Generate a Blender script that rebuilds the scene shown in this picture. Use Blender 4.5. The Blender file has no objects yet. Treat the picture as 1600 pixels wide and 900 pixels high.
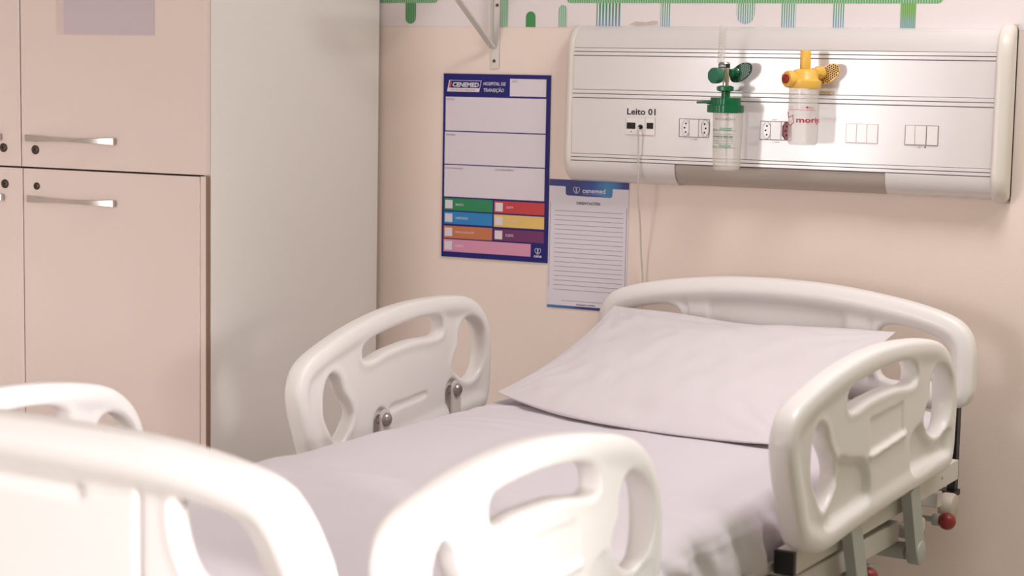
import bpy, bmesh, math, random
import numpy as np
import openvdb
from mathutils import Matrix, Vector

random.seed(7)
S = bpy.context.scene
COL = S.collection

# ------------------------------------------------------------------ camera
CAM = bpy.data.objects.new('camera', bpy.data.cameras.new('camera'))
COL.objects.link(CAM)
S.camera = CAM


def camera_rotation():
    """Orientation from the vanishing points of the wall and of the bed (focal length 2950 px on 1600)."""
    f = 2950.0
    dx = np.array([6100.0, 450.0, -f]); dx /= np.linalg.norm(dx)
    t = math.tan(math.radians(1.06))
    up = np.cross(dx, np.array([-5100.0, -450.0 + 1000 * t, f])); up /= np.linalg.norm(up)
    if up[1] > 0: up = -up
    dy = np.cross(up, dx)
    if dy[2] < 0: dy = -dy
    return np.array([dx, dy, up])


R = camera_rotation()
H = 1.37
m = Matrix.Identity(4)
for i in range(3):
    m[i][0] = R[i][0]; m[i][1] = -R[i][1]; m[i][2] = -R[i][2]
m[0][3], m[1][3], m[2][3] = 0.0, -4.25, H
CAM.matrix_world = m
cd = CAM.data
cd.sensor_width = 36.0
cd.lens = 36.0 * 2950 / 1600
cd.clip_start = 0.05
cd.dof.use_dof = True
cd.dof.focus_distance = 4.2
cd.dof.aperture_fstop = 4.5

# ------------------------------------------------------------------ world, lights, exposure
W = bpy.data.worlds.new('world'); S.world = W
W.use_nodes = True
W.node_tree.nodes['Background'].inputs[0].default_value = (0.9, 0.95, 1.0, 1)
W.node_tree.nodes['Background'].inputs[1].default_value = 1.0
S.view_settings.view_transform = 'Standard'
S.view_settings.look = 'None'
S.view_settings.gamma = 1.0
S.view_settings.use_curve_mapping = False
S.view_settings.exposure = 0.22


def area(name, loc, target, sx, sy, energy, color):
    l = bpy.data.lights.new(name, 'AREA')
    l.shape = 'RECTANGLE'; l.size = sx; l.size_y = sy; l.energy = energy; l.color = color
    o = bpy.data.objects.new(name, l); COL.objects.link(o)
    o.location = loc
    o.rotation_euler = (Vector(target) - Vector(loc)).to_track_quat('-Z', 'Y').to_euler()
    return o


DAY = (1.0, 0.99, 1.0)
# tall window in the front wall behind the camera: one bare pane and, left of it, a curtained stretch
area('window_light', (-2.61, -6.20, 1.40), (-2.61, 0.0, 1.40), 0.38, 1.0, 4, DAY)
area('curtain_light', (-3.24, -6.20, 1.45), (-3.24, 0.0, 1.45), 0.94, 1.5, 56, DAY)
# low daylight through the window in the right wall, falling on the foot of the bed only
beam = area('window_beam', (1.62, -3.60, 1.25), (-1.30, -2.42, 0.76), 0.45, 0.45, 6.2, DAY)
beam.data.spread = math.radians(32)
area('ceiling_lamp', (-0.55, -1.05, 2.70), (-0.55, -1.05, 0), 0.7, 0.7, 22.5, DAY)
area('ceiling_lamp', (0.60, -0.90, 2.70), (0.60, -0.90, 0), 0.7, 0.7, 10, DAY)


# ------------------------------------------------------------------ materials
def srgb(c):
    return tuple((x / 12.92 if x <= 0.04045 else ((x + 0.055) / 1.055) ** 2.4) for x in [v / 255 for v in c])


def mat(name, rgb, rough=0.5, metal=0.0, coat=0.0, bump=0.0, bscale=200.0, vary=0.0, vscale=3.0, spec=0.5, sss=0.0, trans=0.0, sheen=0.0):
    m = bpy.data.materials.new(name); m.use_nodes = True
    nt = m.node_tree; b = nt.nodes['Principled BSDF']
    col = srgb(rgb)
    b.inputs['Base Color'].default_value = (*col, 1)
    b.inputs['Roughness'].default_value = rough
    b.inputs['Metallic'].default_value = metal
    b.inputs['Coat Weight'].default_value = coat
    b.inputs['Coat Roughness'].default_value = 0.08
    b.inputs['Specular IOR Level'].default_value = spec
    b.inputs['Transmission Weight'].default_value = trans
    b.inputs['Sheen Weight'].default_value = sheen
    if sss:
        b.inputs['Subsurface Weight'].default_value = sss
        b.inputs['Subsurface Radius'].default_value = (0.02, 0.015, 0.012)
        b.inputs['Subsurface Scale'].default_value = 0.5
    tc = nt.nodes.new('ShaderNodeTexCoord')
    if vary:
        n = nt.nodes.new('ShaderNodeTexNoise'); n.inputs['Scale'].default_value = vscale; n.inputs['Detail'].default_value = 4
        nt.links.new(tc.outputs['Object'], n.inputs['Vector'])
        mx = nt.nodes.new('ShaderNodeMix'); mx.data_type = 'RGBA'
        mx.inputs[6].default_value = (*[c * (1 - vary) for c in col], 1)
        mx.inputs[7].default_value = (*[min(1, c * (1 + vary)) for c in col], 1)
        nt.links.new(n.outputs['Fac'], mx.inputs[0]); nt.links.new(mx.outputs[2], b.inputs['Base Color'])
    if bump:
        n = nt.nodes.new('ShaderNodeTexNoise'); n.inputs['Scale'].default_value = bscale; n.inputs['Detail'].default_value = 3
        nt.links.new(tc.outputs['Object'], n.inputs['Vector'])
        bp = nt.nodes.new('ShaderNodeBump'); bp.inputs['Strength'].default_value = bump; bp.inputs['Distance'].default_value = 0.002
        nt.links.new(n.outputs['Fac'], bp.inputs['Height']); nt.links.new(bp.outputs['Normal'], b.inputs['Normal'])
    return m


def clear_mat(name, rgb, alpha, rough=0.15, haze=0.0):
    """thin see-through plastic: part of the light passes straight, the rest scatters"""
    m = mat(name, rgb, rough); nt = m.node_tree
    m.node_tree.nodes['Principled BSDF'].inputs['Alpha'].default_value = alpha
    return m


def stripe_mat(name, top, low, gap, period, duty, z0, z1):
    """flat vertical stripes whose print colour runs from top to low"""
    m = mat(name, top, 0.6); nt = m.node_tree; b = nt.nodes['Principled BSDF']
    tc = nt.nodes.new('ShaderNodeTexCoord'); sp = nt.nodes.new('ShaderNodeSeparateXYZ')
    nt.links.new(tc.outputs['Object'], sp.inputs[0])
    d = nt.nodes.new('ShaderNodeMath'); d.operation = 'DIVIDE'; d.inputs[1].default_value = period
    nt.links.new(sp.outputs['X'], d.inputs[0])
    fr = nt.nodes.new('ShaderNodeMath'); fr.operation = 'FLOORED_MODULO'; fr.inputs[1].default_value = 1.0
    nt.links.new(d.outputs[0], fr.inputs[0])
    lt = nt.nodes.new('ShaderNodeMath'); lt.operation = 'LESS_THAN'; lt.inputs[1].default_value = duty
    nt.links.new(fr.outputs[0], lt.inputs[0])
    mr = nt.nodes.new('ShaderNodeMapRange'); mr.inputs['From Min'].default_value = z0; mr.inputs['From Max'].default_value = z1
    nt.links.new(sp.outputs['Z'], mr.inputs['Value'])
    g = nt.nodes.new('ShaderNodeMix'); g.data_type = 'RGBA'
    g.inputs[6].default_value = (*srgb(low), 1); g.inputs[7].default_value = (*srgb(top), 1)
    nt.links.new(mr.outputs[0], g.inputs[0])
    mx = nt.nodes.new('ShaderNodeMix'); mx.data_type = 'RGBA'
    mx.inputs[6].default_value = (*srgb(gap), 1)
    nt.links.new(lt.outputs[0], mx.inputs[0]); nt.links.new(g.outputs[2], mx.inputs[7])
    nt.links.new(mx.outputs[2], b.inputs['Base Color'])
    return m


def ramp_mat(name, stops, x0, x1, rough=0.45):
    """printed colour gradient along X (object coordinates)"""
    m = mat(name, stops[0][1], rough); nt = m.node_tree; b = nt.nodes['Principled BSDF']
    tc = nt.nodes.new('ShaderNodeTexCoord'); sp = nt.nodes.new('ShaderNodeSeparateXYZ')
    nt.links.new(tc.outputs['Object'], sp.inputs[0])
    mr = nt.nodes.new('ShaderNodeMapRange'); mr.inputs['From Min'].default_value = x0; mr.inputs['From Max'].default_value = x1
    nt.links.new(sp.outputs['X'], mr.inputs['Value'])
    cr = nt.nodes.new('ShaderNodeValToRGB'); e = cr.color_ramp.elements
    e[0].position = stops[0][0]; e[0].color = (*srgb(stops[0][1]), 1)
    e[1].position = stops[-1][0]; e[1].color = (*srgb(stops[-1][1]), 1)
    for p, c in stops[1:-1]:
        k = e.new(p); k.color = (*srgb(c), 1)
    nt.links.new(mr.outputs[0], cr.inputs[0]); nt.links.new(cr.outputs[0], b.inputs['Base Color'])
    return m


M = dict(
    wall=mat('wall_paint_cream', (240, 220, 208), 0.6, bump=0.12, bscale=140, vary=0.025, vscale=2.5),
    band=mat('wall_paint_white', (234, 222, 222), 0.6, bump=0.1, bscale=140, vary=0.02, vscale=3),
    sidewall=mat('wall_paint_green', (150, 172, 112), 0.7),
    plainwall=mat('wall_paint_plain', (224, 212, 204), 0.7),
    ceil=mat('ceiling_paint', (238, 234, 230), 0.8),
    floor=mat('floor_vinyl', (176, 168, 158), 0.4, vary=0.05, vscale=8),
    ward=mat('laminate_cream', (238, 218, 209), 0.5, bump=0.04, bscale=300, vary=0.012, vscale=2),
    wardside=mat('laminate_white', (244, 235, 230), 0.65, bump=0.05, bscale=300, spec=0.3),
    edge=mat('laminate_edge', (150, 118, 100), 0.6),
    dark=mat('dark_gap', (45, 34, 30), 0.8),
    chrome=mat('brushed_chrome', (200, 192, 188), 0.22, metal=1.0),
    steel=mat('bolt_steel', (176, 168, 166), 0.32, metal=1.0),
    lock=mat('lock_metal', (92, 78, 70), 0.4, metal=0.7),
    rail=mat('bed_plastic_white', (240, 233, 230), 0.36, coat=0.1, bump=0.03, bscale=260, sss=0.05),
    frame=mat('frame_paint_white', (218, 210, 204), 0.35, coat=0.1),
    framegrey=mat('frame_paint_grey', (176, 178, 172), 0.4),
    black=mat('black_plastic', (12, 11, 12), 0.4),
    red=mat('red_knob', (150, 50, 46), 0.35),
    bumper=mat('bumper_beige', (196, 182, 166), 0.5),
    sheet=mat('cotton_sheet', (224, 214, 220), 0.85, bump=0.18, bscale=420, spec=0.2, sheen=0.15, vary=0.008, vscale=6),
    pillow=mat('cotton_pillowcase', (224, 214, 217), 0.85, bump=0.2, bscale=420, spec=0.2, sheen=0.15, vary=0.008, vscale=6),
    panel=mat('panel_enamel_white', (220, 211, 209), 0.16, coat=0.25, bump=0.012, bscale=9),
    panelcap=mat('panel_cap_plastic', (224, 214, 205), 0.34),
    diffuser=mat('lamp_diffuser', (176, 162, 152), 0.35),
    outlet=mat('outlet_white', (226, 216, 213), 0.2, coat=0.2),
    outline=mat('outlet_frame_dark', (122, 106, 102), 0.6),
    outline2=mat('outlet_frame_pale', (196, 184, 178), 0.6),
    hole=mat('socket_hole', (26, 20, 18), 0.7),
    socketred=mat('socket_red', (150, 24, 40), 0.35),
    blackink=mat('print_black', (28, 24, 28), 0.6),
    greyink=mat('print_grey', (120, 108, 112), 0.6),
    whiteink=mat('print_white', (228, 220, 226), 0.6),
    greenink=mat('print_green', (30, 110, 70), 0.6),
    redink=mat('print_red', (190, 28, 52), 0.55),
    boardblue=mat('board_blue', (22, 14, 108), 0.45, spec=0.25),
    boardwhite=mat('board_white', (222, 210, 218), 0.3, coat=0.2),
    bgreen=mat('row_green', (0, 128, 76), 0.3), bblue=mat('row_blue', (0, 124, 190), 0.3),
    borange=mat('row_orange', (196, 112, 66), 0.3), bpink=mat('row_pink', (214, 142, 172), 0.3),
    bred=mat('row_red', (196, 38, 44), 0.3), byellow=mat('row_yellow', (228, 186, 96), 0.3),
    bpurple=mat('row_purple', (104, 6, 88), 0.3),
    logoorange=mat('logo_orange', (196, 74, 44), 0.4),
    paper=mat('paper_white', (226, 216, 224), 0.6),
    sleeve=mat('paper_lilac', (222, 206, 214), 0.3, coat=0.3),
    oxgreen=mat('plastic_green', (0, 100, 58), 0.32, coat=0.1),
    oxgreen2=mat('plastic_green_matte', (40, 112, 84), 0.45),
    oxdark=mat('plastic_dark_green', (14, 44, 32), 0.5),
    yellow=mat('plastic_yellow', (244, 190, 84), 0.35, coat=0.1),
    yellowdark=mat('grip_hole_brown', (70, 44, 16), 0.6),
    clear=clear_mat('clear_plastic', (226, 218, 212), 0.26, 0.08),
    frost=clear_mat('frosted_plastic', (232, 222, 212), 0.50, 0.25),
    frost2=clear_mat('frosted_plastic_clear', (236, 226, 222), 0.42, 0.15),
    cord=mat('cord_grey', (204, 192, 182), 0.5),
    msolid=mat('mural_green', (64, 140, 76), 0.6),
)
GAP = (226, 222, 214)
M['mbar'] = stripe_mat('mural_bar', (70, 140, 78), (96, 164, 104), (176, 200, 172), 0.0062, 0.62, 1.54, 1.6)
M['mgreen'] = stripe_mat('mural_stem_green', (60, 136, 76), (60, 136, 76), (140, 178, 140), 0.0050, 0.68, 1.48, 1.54)
M['mpale'] = stripe_mat('mural_stem_pale', (124, 172, 134), (140, 186, 152), (200, 214, 200), 0.0055, 0.66, 1.48, 1.54)
M['mfade'] = stripe_mat('mural_stem_fade', (60, 140, 96), (120, 150, 186), GAP, 0.0085, 0.58, 1.485, 1.535)
M['mfade2'] = stripe_mat('mural_stem_blue', (96, 160, 124), (120, 156, 192), GAP, 0.0056, 0.55, 1.485, 1.535)
M['molive'] = stripe_mat('mural_stem_olive', (110, 164, 72), (128, 156, 176), (150, 182, 130), 0.0050, 0.7, 1.495, 1.52)


# ------------------------------------------------------------------ mesh helpers
def put(name, verts, faces, material, parent=None, smooth=False, kind=None):
    me = bpy.data.meshes.new(name)
    me.from_pydata([tuple(map(float, v)) for v in verts], [], [tuple(map(int, f)) for f in faces])
    bm = bmesh.new(); bm.from_mesh(me)
    bmesh.ops.recalc_face_normals(bm, faces=bm.faces[:])
    bm.to_mesh(me); bm.free()
    return link(name, me, material, parent, smooth, kind)


def link(name, me, material, parent=None, smooth=False, kind=None):
    me.materials.append(material)
    if smooth:
        me.polygons.foreach_set('use_smooth', [True] * len(me.polygons))
    o = bpy.data.objects.new(name, me); COL.objects.link(o)
    if parent is not None: o.parent = parent
    if kind: o['kind'] = kind
    return o


def frombm(name, bm, material, parent=None, smooth=False, kind=None):
    bmesh.ops.recalc_face_normals(bm, faces=bm.faces[:])
    me = bpy.data.meshes.new(name); bm.to_mesh(me); bm.free()
    return link(name, me, material, parent, smooth, kind)


def add_box(bm, x0, x1, y0, y1, z0, z1, bevel=0.0, seg=2):
    r = bmesh.ops.create_cube(bm, size=1.0)
    vs = r['verts']
    for v in vs:
        v.co = Vector(((x0 + x1) / 2 + v.co.x * (x1 - x0), (y0 + y1) / 2 + v.co.y * (y1 - y0), (z0 + z1) / 2 + v.co.z * (z1 - z0)))
    if bevel:
        es = list({e for v in vs for e in v.link_edges})
        bmesh.ops.bevel(bm, geom=es, offset=bevel, segments=seg, affect='EDGES', profile=0.5)


def box(name, x0, x1, y0, y1, z0, z1, material, parent=None, bevel=0.0, kind=None):
    bm = bmesh.new(); add_box(bm, x0, x1, y0, y1, z0, z1, bevel)
    return frombm(name, bm, material, parent, bool(bevel), kind) if not bevel else flat_bevel(frombm(name, bm, material, parent, False, kind))


def flat_bevel(o):
    return o


def rounded(pts, closed=True, n=6):
    """Catmull-Rom through control points"""
    P = np.array(pts, float); N = len(P); out = []
    for i in range(N if closed else N - 1):
        p0, p1, p2, p3 = (P[(i + k) % N] if closed else P[min(max(i + k, 0), N - 1)] for k in (-1, 0, 1, 2))
        for t in np.arange(n) / n:
            out.append(0.5 * (2 * p1 + (p2 - p0) * t + (2 * p0 - 5 * p1 + 4 * p2 - p3) * t * t + (3 * p1 - p0 - 3 * p2 + p3) * t ** 3))
    if not closed: out.append(P[-1])
    return np.array(out)


def prism(name, pts, y0, y1, material, parent=None, smooth=False, bevel=0.0, kind=None):
    """outline in XZ, thickness along Y"""
    n = len(pts)
    bm = bmesh.new()
    a = [bm.verts.new((p[0], y0, p[1])) for p in pts]; b = [bm.verts.new((p[0], y1, p[1])) for p in pts]
    fa = bm.faces.new(a); fb = bm.faces.new(b[::-1])
    for i in range(n):
        bm.faces.new((a[i], b[i], b[(i + 1) % n], a[(i + 1) % n]))
    if bevel:
        bmesh.ops.bevel(bm, geom=list(set(fa.edges) | set(fb.edges)), offset=bevel, segments=2, affect='EDGES')
    return frombm(name, bm, material, parent, smooth, kind)


def prismx(name, pts, x0, x1, material, parent=None, bevel=0.0, seg=3, smooth=False):
    """outline in YZ, length along X"""
    n = len(pts); bm = bmesh.new()
    a = [bm.verts.new((x0, p[0], p[1])) for p in pts]; b = [bm.verts.new((x1, p[0], p[1])) for p in pts]
    fa = bm.faces.new(a); fb = bm.faces.new(b[::-1])
    for i in range(n): bm.faces.new((a[i], b[i], b[(i + 1) % n], a[(i + 1) % n]))
    if bevel:
        bmesh.ops.bevel(bm, geom=list(set(fa.edges) | set(fb.edges)), offset=bevel, segments=seg, affect='EDGES')
    return frombm(name, bm, material, parent, smooth)


def rect(x0, x1, z0, z1):
    return [(x0, z0), (x1, z0), (x1, z1), (x0, z1)]


def disc_pts(cx, cz, r, n=20, rz=None, tilt=0.0):
    rz = rz or r; out = []
    for i in range(n):
        a = 2 * math.pi * i / n; u, v = r * math.cos(a), rz * math.sin(a)
        out.append((cx + u * math.cos(tilt) - v * math.sin(tilt), cz + u * math.sin(tilt) + v * math.cos(tilt)))
    return out


def lathe_geo(prof, n=32, mats=None):
    """profile (r, h) spun about the local Z axis"""
    v = []; f = []; k = len(prof)
    for r, h in prof:
        for i in range(n):
            a = 2 * math.pi * i / n; v.append((r * math.cos(a), r * math.sin(a), h))
    for j in range(k - 1):
        for i in range(n):
            f.append((j * n + i, j * n + (i + 1) % n, (j + 1) * n + (i + 1) % n, (j + 1) * n + i))
    return v, f


def lathe(name, prof, base, axis, material, parent=None, n=32, smooth=True, gear=0, gamp=0.0):
    v, f = lathe_geo(prof, n)
    if gear:
        w = []
        for (x, y, z) in v:
            a = math.atan2(y, x); s = 1 + gamp * (1 if math.cos(gear * a) > 0 else -1) * 0.5
            w.append((x * s, y * s, z))
        v = w
    q = Vector((0, 0, 1)).rotation_difference(Vector(axis))
    v = [Vector(base) + q @ Vector(p) for p in v]
    o = put(name, v, f, material, parent, False)
    if smooth: smooth_by_angle(o, 40)
    return o


def smooth_by_angle(o, deg):
    me = o.data
    bm = bmesh.new(); bm.from_mesh(me)
    for fc in bm.faces: fc.smooth = True
    for e in bm.edges:
        if len(e.link_faces) == 2 and e.calc_face_angle(0) > math.radians(deg): e.smooth = False
        if len(e.link_faces) == 1: e.smooth = False
    bm.to_mesh(me); bm.free()


def cyl_prof(r, h, b=0.0):
    if not b: return [(1e-5, 0), (r, 0), (r, h), (1e-5, h)]
    return [(1e-5, 0), (r - b, 0), (r - b * .3, b * .3), (r, b), (r, h - b), (r - b * .3, h - b * .3), (r - b, h), (1e-5, h)]


def tube(name, pts, r, material, parent=None, n=10, sm=6, cap=True):
    P = rounded(pts, False, sm) if sm else np.array(pts, float)
    V = []; F = []; prev = None
    for i, p in enumerate(P):
        t = P[min(i + 1, len(P) - 1)] - P[max(i - 1, 0)]; t = Vector(t).normalized()
        if prev is None:
            u = t.orthogonal().normalized()
        else:
            u = (prev - t * prev.dot(t)).normalized()
        prev = u; w = t.cross(u)
        for k in range(n):
            a = 2 * math.pi * k / n
            V.append(Vector(p) + (u * math.cos(a) + w * math.sin(a)) * r)
    for i in range(len(P) - 1):
        for k in range(n):
            F.append((i * n + k, i * n + (k + 1) % n, (i + 1) * n + (k + 1) % n, (i + 1) * n + k))
    if cap:
        F.append(tuple(range(n))[::-1]); F.append(tuple(range((len(P) - 1) * n, len(P) * n)))
    o = put(name, V, F, material, parent, False); smooth_by_angle(o, 50); return o


_fonts = {}


def text(name, s, x0, x1, z0, z1, y, material, parent=None, bold=0.0, shear=0.0, wrap=None, depth=0.0):
    """flat lettering facing -Y whose bounding box is fitted to the given box"""
    cu = bpy.data.curves.new(name + '_tmp', 'FONT'); cu.body = s; cu.resolution_u = 2; cu.offset = bold; cu.shear = shear
    to = bpy.data.objects.new(name + '_tmp', cu)
    me = to.to_mesh()
    v = np.empty(len(me.vertices) * 3); me.vertices.foreach_get('co', v); v = v.reshape(-1, 3)
    f = [tuple(p.vertices) for p in me.polygons]
    to.to_mesh_clear(); bpy.data.objects.remove(to); bpy.data.curves.remove(cu)
    lo, hi = v.min(0), v.max(0)
    X = x0 + (v[:, 0] - lo[0]) / (hi[0] - lo[0]) * (x1 - x0)
    Z = z0 + (v[:, 1] - lo[1]) / (hi[1] - lo[1]) * (z1 - z0)
    if wrap:
        cx, cy, rad = wrap
        a = (X - cx) / rad
        V = np.stack([cx + rad * np.sin(a), cy - rad * np.cos(a), Z], 1)
    else:
        V = np.stack([X, np.full_like(X, y), Z], 1)
    me2 = bpy.data.meshes.new(name)
    me2.from_pydata(V.tolist(), [], f)
    return link(name, me2, material, parent)


def wrapped_strip(name, x0, x1, z0, z1, wrap, material, parent, n=10):
    cx, cy, rad = wrap; V = []; F = []
    for i in range(n + 1):
        a = (x0 + (x1 - x0) * i / n - cx) / rad
        for z in (z0, z1): V.append((cx + rad * math.sin(a), cy - rad * math.cos(a), z))
    for i in range(n): F.append((2 * i, 2 * i + 2, 2 * i + 3, 2 * i + 1))
    me = bpy.data.meshes.new(name); me.from_pydata(V, [], F)
    return link(name, me, material, parent)


def thing(name, label, cat, loc=(0, 0, 0), rotz=0.0, group=None):
    o = bpy.data.objects.new(name, None); COL.objects.link(o)
    o.location = loc; o.rotation_euler = (0, 0, rotz); o.empty_display_size = 0.05
    return tag(o, label, cat, group)


def tag(o, label, cat, group=None):
    o['label'] = label; o['category'] = cat
    if group: o['group'] = group
    return o


def rebase(root):
    """children were modelled in world coordinates: bring them into the root's frame"""
    off = Vector(root.location)
    for c in root.children_recursive:
        if c.type == 'MESH': c.data.transform(Matrix.Translation(-off))


# ------------------------------------------------------------------ the room
def structure(name, *a):
    return box(name, *a, kind='structure')


wall = structure('wall_back', -3.75, 1.72, 0.0, 0.12, 0.0, 2.75, M['wall'])
band = box('paint_band', -3.75, 1.72, -0.0008, 0.0, 1.4815, 2.75, M['band'], wall)
structure('floor', -3.75, 1.72, -6.42, 0.12, -0.1, 0.0, M['floor'])
structure('ceiling', -3.75, 1.72, -6.42, 0.12, 2.75, 2.85, M['ceil'])
structure('wall_left', -3.87, -3.75, -6.42, 0.12, -0.1, 2.85, M['plainwall'])
structure('wall_right', 1.72, 1.84, -6.42, 0.12, -0.1, 2.85, M['sidewall'])
structure('wall_front', -3.75, 1.72, -6.42, -6.3, 0.0, 2.75, M['plainwall'])
structure('baseboard_back', -3.75, 1.72, -0.014, 0.0, 0.0, 0.09, M['band'])
wf = structure('window_1', -3.05, -1.85, -6.3, -6.24, 0.65, 2.05, M['band'])
wf2 = structure('window_2', 1.68, 1.72, -4.3, -2.9, 0.8, 2.1, M['band'])

YM = -0.0016


def stem(x0, x1, z0, z1, key, top=False, bot=False):
    r = (x1 - x0) / 2; cx = (x0 + x1) / 2; P = []
    n = 8
    if bot: P += [(cx - r * math.cos(math.pi * i / n), z0 + r - r * math.sin(math.pi * i / n)) for i in range(n + 1)]
    else: P += [(x0, z0), (x1, z0)]
    if top: P += [(cx + r * math.cos(math.pi * i / n), z1 - r + r * math.sin(math.pi * i / n)) for i in range(n + 1)]
    else: P += [(x1, z1), (x0, z1)]
    prism('mural_stripe', P, YM, -0.0008, M[key], wall)


def bar(x0, x1, z0, z1, rl, rr):
    r = 0.012; P = []
    if rl: P += [(x0 + r - r * math.cos(math.pi / 2 * i / 5), z0 + r - r * math.sin(math.pi / 2 * i / 5)) for i in range(6)]
    else: P += [(x0, z0)]
    if rr: P += [(x1 - r + r * math.sin(math.pi / 2 * i / 5), z0 + r - r * math.cos(math.pi / 2 * i / 5)) for i in range(6)]
    else: P += [(x1, z0)]
    P += [(x1, z1), (x0, z1)]
    prism('mural_bar', P, YM, -0.0008, M['mbar'], wall)


bar(-2.70, -2.288, 1.5405, 1.62, False, True)
bar(-1.932, -1.008, 1.5405, 1.62, True, True)
stem(-2.382, -2.352, 1.488, 1.5405, 'mgreen', bot=True)
stem(-2.1115, -2.090, 1.482, 1.62, 'mpale')
stem(-2.041, -2.015, 1.482, 1.520, 'msolid', top=True)
stem(-1.952, -1.930, 1.483, 1.536, 'mpale', top=True)
stem(-1.851, -1.789, 1.4825, 1.5405, 'mfade')
stem(-1.684, -1.659, 1.4825, 1.5405, 'mfade2')
stem(-1.493, -1.449, 1.492, 1.5405, 'mfade2', bot=True)
stem(-1.384, -1.349, 1.4825, 1.5405, 'mfade2')
stem(-1.262, -1.235, 1.4825, 1.5405, 'mfade2')
stem(-1.104, -1.069, 1.4825, 1.5405, 'molive')
prism('paint_scuff', [(-1.766, 1.489), (-1.742, 1.486), (-1.700, 1.488), (-1.690, 1.489), (-1.690, 1.498), (-1.703, 1.499), (-1.722, 1.495), (-1.748, 1.497)],
      -0.0012, -0.0008, mat('scuffed_plaster', (206, 188, 178), 0.8, vary=0.15, vscale=60), wall)

# ------------------------------------------------------------------ wardrobe
wd = thing('wardrobe', 'tall cream laminate wardrobe with chrome handles against the back wall', 'wardrobe', (-2.97, -0.40, 0.0))
YF = -0.773
bm = bmesh.new()
add_box(bm, -3.50, -2.470, -0.750, -0.012, 0.06, 2.20)
frombm('carcass', bm, M['dark'], wd)
box('plinth', -3.49, -2.47, -0.72, -0.02, 0.0, 0.06, M['wardside'], wd)
box('side_panel', -2.470, -2.452, -0.7545, -0.012, 0.0, 2.215, M['wardside'], wd, bevel=0.001)
box('side_panel', -3.518, -3.50, -0.7545, -0.012, 0.0, 2.215, M['wardside'], wd, bevel=0.001)
box('top_panel', -3.518, -2.452, -0.765, -0.012, 2.215, 2.235, M['wardside'], wd, bevel=0.001)


def chrome_handle(parent, xa, xb, z):
    n = 24; V = []; F = []
    for i in range(n + 1):
        t = i / n; x = xa + (xb - xa) * t; c = abs(2 * t - 1)
        hh = 0.0046 + 0.0040 * c ** 1.6
        yo = YF - 0.010 - 0.016 * (1 - c ** 2.4)
        for (dy, dz) in ((0.0, -hh), (-0.0045, -hh * .82), (-0.0045, hh * .82), (0.0, hh), (0.004, hh * .6), (0.004, -hh * .6)):
            V.append((x, yo + dy, z + dz))
    for i in range(n):
        for k in range(6): F.append((i * 6 + k, i * 6 + (k + 1) % 6, i * 6 + 6 + (k + 1) % 6, i * 6 + 6 + k))
    F.append(tuple(range(6))); F.append(tuple(range(n * 6, n * 6 + 6)))
    k = len(V)
    for xx in (xa + 0.008, xb - 0.008):           # feet reaching the door
        b0 = len(V)
        for y in (YF + 0.001, YF - 0.011):
            for (dx, dz) in ((-.006, -.006), (.006, -.006), (.006, .006), (-.006, .006)): V.append((xx + dx, y, z + dz))
        for q in range(4): F.append((b0 + q, b0 + (q + 1) % 4, b0 + 4 + (q + 1) % 4, b0 + 4 + q))
        F.append((b0, b0 + 1, b0 + 2, b0 + 3)); F.append((b0 + 4, b0 + 5, b0 + 6, b0 + 7))
    o = put('handle', V, F, M['chrome'], parent); smooth_by_angle(o, 50)


def lock(parent, x, z, r):
    o = lathe('lock', [(1e-5, 0), (r, 0), (r, .0025), (r * .82, .0038), (r * .7, .0026), (r * .66, .0026), (r * .5, .0034), (r * .3, .0034), (r * .3, .001), (1e-5, .001)],
              (x, YF, z), (0, -1, 0), M['lock'], parent, 24)


def door(x0, x1, z0, z1, hx0, hx1, hz, lx, lz, lr, label):
    d = box('door', x0, x1, YF, -0.755, z0, z1, M['ward'], wd, bevel=0.0012)
    chrome_handle(d, hx0, hx1, hz); lock(d, lx, lz, lr)
    return d


door(-2.9735, -2.4535, 1.1295, 2.205, -2.952, -2.698, 1.197, -2.932, 1.170, .0105, '')
door(-2.9695, -2.4705, 0.075, 1.1255, -2.948, -2.699, 1.0555, -2.929, 1.0855, .0085, '')
door(-3.496, -2.9765, 1.1295, 2.205, -3.285, -3.031, 1.197, -3.027, 1.172, .0105, '')
door(-3.494, -2.9725, 0.075, 1.1255, -3.280, -3.025, 1.0555, -3.024, 1.087, .0105, '')
box('edge_strip', -2.4695, -2.4552, -0.7695, -0.7555, 0.075, 1.1265, M['ward'], wd)
box('edge_band', -2.4552, -2.4528, -0.7695, -0.7555, 0.075, 1.1265, M['edge'], wd)
rebase(wd)

pp = thing('paper_sheet', 'pale lilac paper sheet in a clear sleeve taped on the upper wardrobe door', 'paper', (-2.73, YF - 0.0015, 1.54))
prism('paper', rect(-2.846, -2.592, 1.4385, 1.64), YF - 0.0012, YF - 0.0004, M['sleeve'], pp)
prism('sleeve', rect(-2.868, -2.589, 1.4365, 1.645), YF - 0.0018, YF - 0.0013, clear_mat('sleeve_film', (232, 214, 216), 0.10, 0.1), pp)
rebase(pp)

# ------------------------------------------------------------------ wall bracket
br = thing('shelf_bracket', 'white steel shelf bracket with diagonal brace screwed on the wall above the blue board', 'bracket', (-2.123, 0, 1.45))
bm = bmesh.new()
add_box(bm, -2.1345, -2.1125, -0.004, -0.0008, 1.378, 1.86, 0.001)
frombm('back_strip', bm, M['frame'], br)
bm = bmesh.new()
add_box(bm, -2.1335, -2.1305, -0.022, -0.004, 1.43, 1.86, 0.0008)
frombm('flange', bm, M['frame'], br)


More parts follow.
